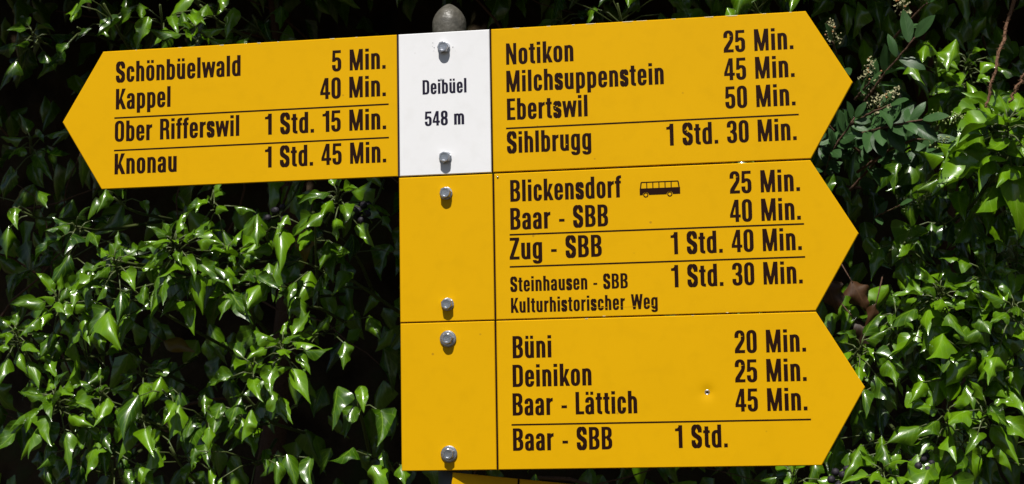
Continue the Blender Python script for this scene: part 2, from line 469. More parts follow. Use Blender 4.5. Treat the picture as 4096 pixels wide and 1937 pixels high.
def plate(name, outline, m, parent, holes=(), dent=None, th=0.002, bev=0.0007):
    """flat panel: outline in mm (x, z), anticlockwise seen from the front; front face at y=0"""
    out = [Vector(p) / 1000 for p in outline]; n = len(out)
    ins = []
    for i in range(n):
        a = (out[i] - out[i - 1]).normalized(); b = (out[(i + 1) % n] - out[i]).normalized()
        na, nb = Vector((-a.y, a.x)), Vector((-b.y, b.x)); q = (na + nb).normalized()
        ins.append(out[i] + q * (bev / max(q.dot(na), .3)))
    pts = list(ins); edges = [(i, (i + 1) % n) for i in range(n)]
    if dent:
        for r in (0.0016, 0.0024, 0.0034, 0.0048, 0.0065, 0.009, 0.012, 0.016, 0.021):
            for k in range(28): pts.append(Vector((dent[0] / 1000 + r * math.cos(k * 6.2832 / 28), dent[1] / 1000 + r * math.sin(k * 6.2832 / 28))))
    v, e, f, *_ = delaunay_2d_cdt(pts, edges, [], 1, 1e-7)
    vs = []
    for p in v:
        d = 0
        if dent:
            rr = (p - Vector(dent) / 1000).length
            d = 0.0013 * math.exp(-(rr / 0.0065) ** 2)
        vs.append((p.x, d, p.y))
    fs = [tuple(q) for q in f]
    nf = len(fs)
    k = len(vs)
    fi = [min(range(len(v)), key=lambda j: (v[j] - ins[i]).length) for i in range(n)]
    vs += [(p.x, bev, p.y) for p in out] + [(p.x, th, p.y) for p in out] + [vs[i] for i in fi]
    fi = [k + 2 * n + i for i in range(n)]
    for i in range(n):
        j = (i + 1) % n
        fs.append((fi[i], k + i, k + j, fi[j])); fs.append((k + i, k + n + i, k + n + j, k + j))
    fs.append(tuple(k + n + i for i in range(n)))
    me = bpy.data.meshes.new(name); me.from_pydata(vs, [], fs)
    bm = bmesh.new(); bm.from_mesh(me); bm.faces.ensure_lookup_table()
    for i, q in enumerate(bm.faces):
        q.normal_update()
        if i < nf and q.normal.y > 0: q.normal_flip()
    bm.to_mesh(me); bm.free()
    if dent:
        for i in range(nf): me.polygons[i].use_smooth = True
    me.update()
    return link(name, me, m, parent)


def strip_box(name, x0, z0, x1, z1, y0, y1, m, parent):
    mb = MB(); x0, x1, z0, z1 = x0 / 1000, x1 / 1000, z0 / 1000, z1 / 1000
    mb.add([(x0, y0, z0), (x1, y0, z0), (x1, y0, z1), (x0, y0, z1), (x0, y1, z0), (x1, y1, z0), (x1, y1, z1), (x0, y1, z1)],
           [(0, 1, 2, 3), (5, 4, 7, 6), (4, 0, 3, 7), (1, 5, 6, 2), (3, 2, 6, 7), (4, 5, 1, 0)])
    return mb.build(name, m, parent, False)


def bolt(x, z, parent, washer=False, rot=0.0):
    mb = MB(); x, z = x / 1000, z / 1000
    # hexagonal head with a chamfered crown on a short flange
    def ring(r, y, hexy):
        o = []
        for k in range(24):
            a = 6.2832 * k / 24 + rot; q = (a - rot) % (math.pi / 3) - math.pi / 6
            rr = (r * math.cos(math.pi / 6) / math.cos(q)) * hexy + r * (1 - hexy)
            o.append((x + rr * math.cos(a), y, z + rr * math.sin(a)))
        return o
    prof = [(0.0066, -0.0002, 0), (0.0066, -0.0014, 0), (0.0060, -0.0016, 1), (0.0060, -0.0066, 1), (0.0057, -0.0072, .6), (0.0049, -0.0077, 0), (0.0036, -0.0077, 0), (0.0033, -0.0073, 0), (0.0008, -0.0072, 0)]
    vs = []; fs = []
    for r, y, h in prof: vs += ring(r, y, h)
    for i in range(len(prof) - 1):
        for k in range(24): fs.append((i * 24 + k, i * 24 + (k + 1) % 24, (i + 1) * 24 + (k + 1) % 24, (i + 1) * 24 + k))
    fs.append(tuple(8 * 24 + k for k in range(24)))
    mb.add(vs, fs)
    o = mb.build('bolt', M_STEEL, parent, False)
    if washer:
        wb = MB(); wb.lathe([(0.0085, 0.0), (0.0085, 0.0012), (0.0079, 0.0017), (0.0069, 0.0019)], 32, (x, -0.00015, z), 'y')
        wb.build('washer', M_STEEL, o, False)
    # threaded shank into the post
    return o


def chips(edge_pts, parent, n, rr, seed):
    """small bare patches along a plate's edge"""
    r = random.Random(seed); polys = []
    a, b = edge_pts
    for i in range(n):
        s = r.random(); c = (a[0] + (b[0] - a[0]) * s, a[1] + (b[1] - a[1]) * s)
        l = r.uniform(.6, rr); hh = r.uniform(.3, .75); c = (a[0] + (b[0] - a[0]) * (i + .2 + .6 * r.random()) / n, a[1])
        polys.append([(c[0] - l, c[1]), (c[0] + l, c[1]), (c[0] + l * r.uniform(.3, .9), c[1] - hh), (c[0] - l * r.uniform(.2, .9), c[1] - hh * r.uniform(.5, 1))])
    for q in polys: flat('chipped_paint', [q], M_CHIP, parent, -0.00028)


YT = -0.00022     # lettering lies a fifth of a millimetre proud of the enamel

# ------------------------------------------------------------------ signpost
PX, PY = 0.0495, 0.0285
post = thing('signpost', 'grey round metal post with a weathered pointed cap carrying the yellow arrow signs', 'post', (PX, PY, 0))
mb = MB(); mb.lathe([(0.0172, 0.0), (0.0172, Z0 + 0.002)], 40); mb.build('pole', M_POLE, post)
mb = MB()
prof = [(0.0172, -0.016), (0.0175, -0.006), (0.0180, 0.002), (0.0182, 0.008), (0.0179, 0.0120), (0.0169, 0.0158), (0.0152, 0.0194), (0.0130, 0.0227), (0.0104, 0.0256), (0.0075, 0.0281), (0.0048, 0.0300), (0.0025, 0.0312), (0.0007, 0.0316)]
mb.lathe(prof, 48, (0, 0, Z0 + 0.0052)); cap_o = mb.build('post_cap', M_CAP, post)

# ------------------------------------------------------------------ upper double-ended sign
sg = thing('direction_sign', 'topmost yellow sign, double-ended, with a white place panel between its two arrows', 'sign', (0, 0, Z0), group='yellow arrow signs on the post')
plate('arrow_panel', [(-326, 0), (-371.5, -75), (-326, -150), (-0.9, -150), (-0.9, 0)], M_YEL, sg)['label'] = 'yellow panel pointing left'
plate('place_panel', [(0.9, 0), (0.9, -150), (97.6, -150), (97.6, 0)], M_WHI, sg)['label'] = 'white panel with place name and altitude'
plate('arrow_panel', [(99.4, 0), (99.4, -150), (420.9, -150), (464.5, -75), (420.9, 0)], M_YEL, sg)['label'] = 'yellow panel pointing right'
strip_box('divider_line', -0.9, -149.8, 0.9, -0.2, 0.0002, 0.0018, M_INKB, sg)
strip_box('divider_line', 97.6, -149.8, 99.4, -0.2, 0.0002, 0.0018, M_INK, sg)
for s, x0, x1, b in (('Schönbüelwald', -311, -171.3, -34.6), ('Kappel', -310.8, -249.2, -64.1), ('Ober Rifferswil', -311.6, -172.6, -99.1), ('Knonau', -311.5, -241.8, -134.5),
                     ('Notikon', 114.8, 184.9, -38.3), ('Milchsuppenstein', 114.6, 276.8, -67.1), ('Ebertswil', 114.8, 198.3, -96.3), ('Sihlbrugg', 114.2, 201.3, -130.9)):
    text('destination_name', s, x0, x1, b, 22.3, sg, YT)
for s, x0, x1, b in (('5 Min.', -71, -13.1, -35.4), ('40 Min.', -84, -13.1, -64.5), ('1 Std. 15 Min.', -144.3, -13.1, -99.5), ('1 Std. 45 Min.', -144.3, -13.3, -134.5),
                     ('25 Min.', 338.0, 407.6, -38.0), ('45 Min.', 337.7, 407.8, -66.5), ('50 Min.', 338, 407.7, -95.4), ('1 Std. 30 Min.', 277.9, 407.6, -130.6)):
    text('walking_time', s, x0, x1, b, 22.3, sg, YT)
for x0, x1, z in ((-312.3, -10.2, -73.4), (-312.3, -10.2, -108.7), (113.5, 410.4, -105.0)):
    flat('ruled_line', rect(x0, z - .75, x1, z + .75), M_INK, sg, YT)
text('place_name', 'Deibüel', 26.1, 72.7, -65.1, 15.1, sg, YT, M_INKB)
text('altitude', '548 m', 28.2, 69.8, -98.4, 15.1, sg, YT, M_INKB)
bolt(49.4, -17.0, sg, rot=.1); bolt(49.6, -132.8, sg, rot=.4)
chips(((110, -0.1), (415, -0.1)), sg, 11, 7, 3); chips(((-300, -0.1), (-20, -0.1)), sg, 7, 3, 4)
r_ = random.Random(5)
polys = []
for i in range(16):
    a = r_.choice((0.15, 0.0, -.2, 3.0, 3.3, 2.9)) + r_.uniform(-.35, .35); d = r_.uniform(8.5, 14); c = (49.4 + d * math.cos(a), -16.2 + d * .7 * math.sin(a)); q = r_.uniform(.3, .9)
    if not any(math.hypot(c[0] - o[0][0], c[1] - o[0][1]) < 2.6 for o in polys): polys.append([(c[0] + q * r_.uniform(.5, 1.1) * math.cos(k * 1.2566), c[1] + q * r_.uniform(.5, 1.1) * math.sin(k * 1.2566)) for k in range(5)])
polys.append([(43.6, -50.4), (45.5, -49.2), (48.2, -49.8), (48.8, -50.8), (45.4, -51.3)])
for q in polys: flat('flaked_paint', [q], M_PATCH, sg, -0.0003)

for cx, cz, q in ((163.5, -83.6, .9), (166.2, -84.8, .6), (165, -86.5, .5), (297, -115.5, .6), (299, -117.6, .7), (176, -124.5, .6), (146, -103.3, .4)):
    flat('paint_fleck', [[(cx - q, cz - q * .5), (cx + q * .8, cz - q * .7), (cx + q, cz + q * .4), (cx - q * .5, cz + q * .7)]], M_YEL, sg, YT - .0001)

# ------------------------------------------------------------------ middle sign with the bus
sb = thing('direction_sign', 'yellow arrow sign pointing right with a small black bus symbol, between two others', 'sign', (0, 0, Z0), group='yellow arrow signs on the post')
zt, zb = -151.6, -301.6
plate('post_panel', [(0.1, zt), (0.1, zb), (98.4, zb), (98.4, zt)], M_YEL, sb)
plate('arrow_panel', [(100.2, zt), (100.2, zb), (420, zb), (464.3, (zt + zb) / 2), (420, zt)], M_YEL, sb)
strip_box('divider_line', 98.4, zb + .2, 100.2, zt - .2, 0.0002, 0.0018, M_INK, sb)
for s, x0, x1, b, c in (('Blickensdorf', 116.8, 230.9, -181.2, 22.3), ('Baar - SBB', 116.4, 216.7, -210.1, 22.3), ('Zug - SBB', 115.1, 209.6, -240.7, 22.3),
                        ('Steinhausen - SBB', 115.3, 235.1, -273.5, 15.1), ('Kulturhistorischer Weg', 115.6, 264.6, -295.0, 15.1)):
    text('destination_name', s, x0, x1, b, c, sb, YT)
for s, x0, x1, b in (('25 Min.', 339.8, 409, -182.0), ('40 Min.', 339.1, 408.8, -210.7), ('1 Std. 40 Min.', 279.2, 408.7, -241.0), ('1 Std. 30 Min.', 278.8, 408.4, -274.2)):
    text('walking_time', s, x0, x1, b, 22.3, sb, YT)
for x0, x1, z in ((115.4, 411.7, -215.2), (115, 411.6, -248.1)):
    flat('ruled_line', rect(x0, z - .75, x1, z + .75), M_INK, sb, YT)


def disc(cx, cz, r, n=24): return [[(cx + r * math.cos(6.2832 * k / n), cz + r * math.sin(6.2832 * k / n)) for k in range(n)]]


def ringp(cx, cz, r, ri, n=24):
    o = []
    for k in range(n):
        a, b = 6.2832 * k / n, 6.2832 * (k + 1) / n
        o.append([(cx + r * math.cos(a), cz + r * math.sin(a)), (cx + r * math.cos(b), cz + r * math.sin(b)), (cx + ri * math.cos(b), cz + ri * math.sin(b)), (cx + ri * math.cos(a), cz + ri * math.sin(a))])
    return o


bx0, bx1, bt, bb = 249.3, 290.1, -166.5, -180.0
bus = []
wy = -173.2                                                    # lower edge of the windows
bus += [[(251.2, bt), (288.2, bt), (289.0, bt - 1), (250.4, bt - 1)]]
bus += [[(250.4, bt - 1), (251.7, bt - 1), (250.9, wy), (249.7, wy)], [(287.7, bt - 1), (289.0, bt - 1), (289.8, wy), (288.6, wy)]]
for k in range(5): bus += rect(256.2 + 6.15 * k, wy, 257.2 + 6.15 * k, bt - 1)
# lower body in slices so that the wheel wells stay open
for xa, xb in ((249.4, 252.4), (258.6, 276.6), (282.8, 290.2)): bus += rect(xa, bb, xb, wy)
for cx in (255.5, 279.7):
    n = 12
    for k in range(n):
        a, b = math.pi * k / n, math.pi * (k + 1) / n
        p0 = (cx - 3.1 * math.cos(a), bb + 3.1 * math.sin(a)); p1 = (cx - 3.1 * math.cos(b), bb + 3.1 * math.sin(b))
        bus.append([p0, p1, (p1[0], wy), (p0[0], wy)])
    bus += ringp(cx, bb + .1, 2.6, 1.6)
flat('bus_symbol', bus, M_INK, sb, YT)
bolt(49.9, -169.8, sb, rot=.25); bolt(50.0, -284.4, sb, rot=.7)
chips(((120, zb + .75), (410, zb + .75)), sb, 2, 2, 8)
mb = MB(); mb.ball((0.1040, -0.0002, -0.1552), 0.0011, 10, 6); mb.build('rivet', M_STEEL, sb)

for q in ([(196, -292.3), (214, -292.1), (214, -292.5)], [(221, -292.2), (243, -291.9), (243, -292.3)], [(249, -292.0), (262, -291.7), (262, -292.1)]):
    flat('scratch', [q], M_YEL, sb, YT - .0001)

# ------------------------------------------------------------------ lower sign with the dent
sc_ = thing('direction_sign', 'yellow arrow sign pointing right with a small punched dent, lowest of the three facing signs', 'sign', (0, 0, Z0), group='yellow arrow signs on the post')
zt, zb = -302.8, -452.8
plate('post_panel', [(0.2, zt), (0.2, zb), (98.3, zb), (98.3, zt)], M_YEL, sc_)
plate('arrow_panel', [(100.1, zt), (100.1, zb), (420.2, zb), (464.5, (zt + zb) / 2), (420.2, zt)], M_YEL, sc_, dent=(311.2, -379.5))
strip_box('divider_line', 98.3, zb + .2, 100.1, zt - .2, 0.0002, 0.0018, M_INK, sc_)
for s, x0, x1, b in (('Büni', 116.6, 156.2, -341.0), ('Deinikon', 116.1, 196.3, -370.0), ('Baar - Lättich', 115.6, 241.5, -398.7), ('Baar - SBB', 115.4, 215.7, -433.9)):
    text('destination_name', s, x0, x1, b, 22.3, sc_, YT)
for s, x0, x1, b in (('20 Min.', 339.7, 409.2, -341.5), ('25 Min.', 339.1, 408.8, -370.3), ('45 Min.', 338.6, 408.5, -399.0), ('1 Std.', 278.4, 329.9, -433.7)):
    text('walking_time', s, x0, x1, b, 22.3, sc_, YT)
flat('ruled_line', rect(114.2, -408.75, 411.5, -407.25), M_INK, sc_, YT)
bolt(50.1, -319.8, sc_, True, .15); bolt(49.7, -436.3, sc_, True, .5)
chips(((120, zt - .1), (418, zt - .1)), sc_, 2, 2, 21)
mb = MB(); mb.lathe([(0.0028, -0.0006), (0.0027, 0.0001), (0.0022, 0.0004), (0.0016, 0.0001), (0.0013, -0.0006)], 24, (0.3112, 0.0013, -0.3795), 'y'); rv = mb.build('punched_hole', M_STEEL, sc_)
mb = MB(); mb.lathe([(0.0014, 0), (0.0014, 0.0002)], 12, (0.3112, 0.0012, -0.3795), 'y'); mb.build('hole_bottom', M_HOLE, rv)

# ------------------------------------------------------------------ turned sign below, mostly out of the picture
lo = at(1813, 1890, 0.005)
sd = thing('direction_sign', 'partly seen shaded yellow sign turned away to the right under the lowest arrow sign', 'sign', lo, group='yellow arrow signs on the post')
sd.rotation_euler = (0, math.radians(6.6), math.radians(24))
plate('post_panel', [(0, 0), (0, -150), (68.2, -150), (68.2, 0)], M_YEL, sd, th=0.003)
plate('arrow_panel', [(70, 0), (70, -150), (392, -150), (436, -75), (392, 0)], M_YEL, sd, th=0.003)
strip_box('divider_line', 68.2, -149.8, 70, -.2, 0.0002, 0.0018, M_INK, sd)
bolt(34, -17, sd); bolt(34, -133, sd)
strip_box('mounting_bracket', 6, -135, 62, -14, 0.0031, 0.0065, M_POLE, sd)


# ------------------------------------------------------------------ leaves
class Leaves:
    def __init__(s): s.V = []; s.F = []; s.UV = []; s.T = []; s.n = 0
    def leaf(s, base, d0, n0, L, prof, wr, bend=0.9, camber=0.25, fold=0.15, rip=0.06, tint=0.5, nu=11, nv=8, twist=0.0, rnd=None, sway=0.0):
        r = rnd or random
        d = Vector(d0).normalized(); n = Vector(n0); n = (n - d * n.dot(d))
        if n.length < 1e-3: n = Vector((0, -1, 0.5)); n = n - d * n.dot(d)
        n.normalize()
        us = np.linspace(0, 1, nu + 1); vv = np.linspace(-1, 1, nv + 1)
        hw = np.interp(us, [p[0] for p in prof], [p[1] for p in prof]) * wr * L
        wob = [1 + r.uniform(.5, 1) * 1.6 * rip * np.sin(6.28 * r.uniform(1.4, 3.2) * us + r.uniform(0, 6.28)) for _ in (0, 1)]
        p = Vector(base); k = r.uniform(1.3, 2.6); ph1, ph2 = r.uniform(0, 6.28), r.uniform(0, 6.28)
        asym = r.uniform(-.2, .2); side_b = r.uniform(-.25, .25)
        V = np.zeros((nu + 1, nv + 1, 3))
        axis0 = d.cross(n)
        for i, u in enumerate(us):
            if i:
                a = bend / nu * (0.6 + 0.8 * u)
                rot = Quaternion(axis0, -a) if True else None
                d = rot @ d; n = rot @ n
                if sway: q2 = Quaternion(n, sway / nu); d = q2 @ d; axis0 = q2 @ axis0
                if twist: q = Quaternion(d, twist / nu); n = q @ n; axis0 = q @ axis0
                p = p + d * (L / nu)
            sd_ = d.cross(n)
            w_ = hw[i]
            va = vv
            lat = va * w_ * (1 + asym * np.sign(va)) * np.where(va > 0, wob[0][i], wob[1][i])
            ripple = rip * L * np.where(va > 0, np.sin(6.28 * k * u + ph1), np.sin(6.28 * k * u + ph2)) * va ** 2 * min(1, 3 * u) * (1.1 - u)
            h = w_ * (fold * np.sqrt(va * va + .02) - camber * va ** 2) + ripple
            back = side_b * .0
            V[i] = np.array(p)[None, :] + lat[:, None] * np.array(sd_)[None, :] + h[:, None] * np.array(n)[None, :] - (np.abs(va) ** 1.5 * w_ * .12)[:, None] * np.array(d)[None, :]
        k0 = s.n
        s.V.append(V.reshape(-1, 3)); s.n += (nu + 1) * (nv + 1)
        idx = np.arange((nu + 1) * (nv + 1)).reshape(nu + 1, nv + 1) + k0
        s.F.append(np.stack([idx[:-1, :-1], idx[:-1, 1:], idx[1:, 1:], idx[1:, :-1]], -1).reshape(-1, 4))
        uu, v2 = np.meshgrid(us, vv, indexing='ij')
        s.UV.append(np.stack([uu, v2], -1).reshape(-1, 2)); s.T.append(np.full((nu + 1) * (nv + 1), tint))
        return p
    def build(s, name, m, parent=None):
        V = np.concatenate(s.V); F = np.concatenate(s.F); UV = np.concatenate(s.UV); Tn = np.concatenate(s.T)
        me = bpy.data.meshes.new(name)
        me.vertices.add(len(V)); me.vertices.foreach_set('co', V.ravel())
        me.loops.add(F.size); me.loops.foreach_set('vertex_index', F.ravel())
        me.polygons.add(len(F)); me.polygons.foreach_set('loop_start', np.arange(0, F.size, 4)); me.polygons.foreach_set('loop_total', np.full(len(F), 4))
        me.polygons.foreach_set('use_smooth', np.ones(len(F), bool))
        uvl = me.uv_layers.new(name='leaf'); uvl.data.foreach_set('uv', UV[F.ravel()].ravel())
        ca = me.color_attributes.new('tint', 'FLOAT_COLOR', 'POINT'); c = np.ones((len(V), 4)); c[:, :3] = Tn[:, None]; ca.data.foreach_set('color', c.ravel())
        me.update(); me.validate()
        return link(name, me, m, parent)


IVY_P = [[(0, .06), (.06, .36), (.16, .70), (.28, .95), (.38, 1.0), (.52, .82), (.68, .50), (.84, .22), (.94, .08), (1, .01)],
         [(0, .10), (.06, .50), (.15, .86), (.26, 1.04), (.35, .98), (.48, .70), (.64, .50), (.80, .28), (.93, .09), (1, .01)],
         [(0, .06), (.08, .34), (.2, .66), (.34, .92), (.46, 1.0), (.60, .80), (.76, .44), (.9, .17), (1, .01)],
         [(0, .12), (.05, .50), (.12, .86), (.22, 1.14), (.30, 1.12), (.38, .80), (.52, .62), (.68, .45), (.86, .18), (1, .01)]]
PRIV_P = [[(0, .10), (.1, .45), (.3, .88), (.5, 1.0), (.7, .88), (.88, .5), (1, .04)]]


def V3(x, y, z): return Vector((x, y, z))


LIT = [(Vector((0.05, 0.02, Z0 + 0.02)), .04)]        # (point, radius) of the sprays the sun reaches: the added shade canopy is cut open above them


def ivy_leaf(lv, base, d, n, L, rnd, tint=None, hi=True, bend=None, broad=1.0):
    b0 = rnd.uniform(.2, .9) if bend is None else bend
    if rnd.random() < .14: b0 = -rnd.uniform(.1, .6)
    lv.leaf(base, d, n, L, rnd.choice(IVY_P), rnd.uniform(.18, .285) * broad, bend=b0, camber=rnd.choice((1, 1, -.8)) * rnd.uniform(.5, 1.3), fold=rnd.uniform(0, .14),
            rip=rnd.uniform(.05, .17), tint=rnd.triangular(.0, .95, .35) if tint is None else tint, nu=13 if hi else 5, nv=8 if hi else 4, twist=rnd.uniform(-1.0, 1.0), rnd=rnd, sway=rnd.uniform(-.6, .6))


def spray(u, v, Y, n, L, style, label, lit=True, spread=1.0, seed=None, tint=None, rot=0.0, name='ivy_spray', group='ivy sprays behind the signs'):
    rnd = random.Random(seed if seed is not None else int(u * 7 + v * 13))
    c = at(u, v, Y)
    t = thing(name, label, 'ivy', c, group=group)
    lv = Leaves(); st = MB(); O = Vector((0, 0, 0))
    root = V3(rnd.uniform(-.08, .08), rnd.uniform(.14, .24), rnd.uniform(-.10, .05))
    mid = root * .45 + V3(0, 0, rnd.uniform(-.03, .01))
    st.tube([root, mid, mid * .5 + V3(0, 0, -.004), O], [.0026, .0022, .0018, .0014], 6)
    ax = V3(rnd.uniform(-.35, .35) + rot, -.62, .78).normalized()
    e1 = ax.cross(V3(0, 0, 1)).normalized(); e2 = ax.cross(e1)
    a0 = rnd.uniform(0, 6.28)
    for i in range(n):
        if style == 'rosette':
            a = a0 + i * 2.39996; f = (i + .5) / n
            el = math.radians(55 - 85 * f + rnd.uniform(-14, 14))
            d = (e1 * math.cos(a) + e2 * math.sin(a)) * math.cos(el) + ax * math.sin(el) + V3(0, 0, -.28)
            d.normalize(); nn = ax + V3(rnd.uniform(-.25, .25), rnd.uniform(-.3, .1), rnd.uniform(-.15, .25))
            pl = (.006 + .030 * f) * spread; b0 = O - ax * (.022 * f)
            LL = L * (.60 + .5 * f) * rnd.uniform(.75, 1.25)
            base = b0 + d * pl + V3(0, 0, .004)
            bd = rnd.uniform(.3, .95)
        else:
            f = rnd.random()
            x = ((i - (n - 1) / 2) * .024 + rnd.uniform(-.010, .010)) * spread
            base = V3(x, rnd.uniform(-.03, .04), rnd.uniform(-.034, .030) * spread)
            d = V3(rnd.uniform(-.5, .5) + x * 3, rnd.uniform(-.75, -.3), rnd.uniform(-.9, -.6)).normalized()
            nn = V3(rnd.uniform(-.45, .45) + rot, -.75, .75); LL = L * rnd.uniform(.65, 1.2); b0 = mid * rnd.uniform(.25, .55)
            bd = rnd.uniform(.2, .75)
        ivy_leaf(lv, base, d, nn, LL, rnd, tint=None if tint is None else min(1, max(0, tint + rnd.uniform(-.4, .3))), bend=bd, broad=1.27 if u > 3650 else 1.0)
        st.tube([b0, (b0 + base) / 2 + V3(0, 0, .004), base + d * .004], [.0010, .0009, .0008], 5)
    lv.build('foliage', M_IVY, t); st.build('stem', M_TWIG, t)
    if lit: LIT.append((c + V3(0, 0, -.015), (.045 if style == 'rosette' else .026 + .006 * n) * (L / .045) * max(1, spread * .9)))
    return t


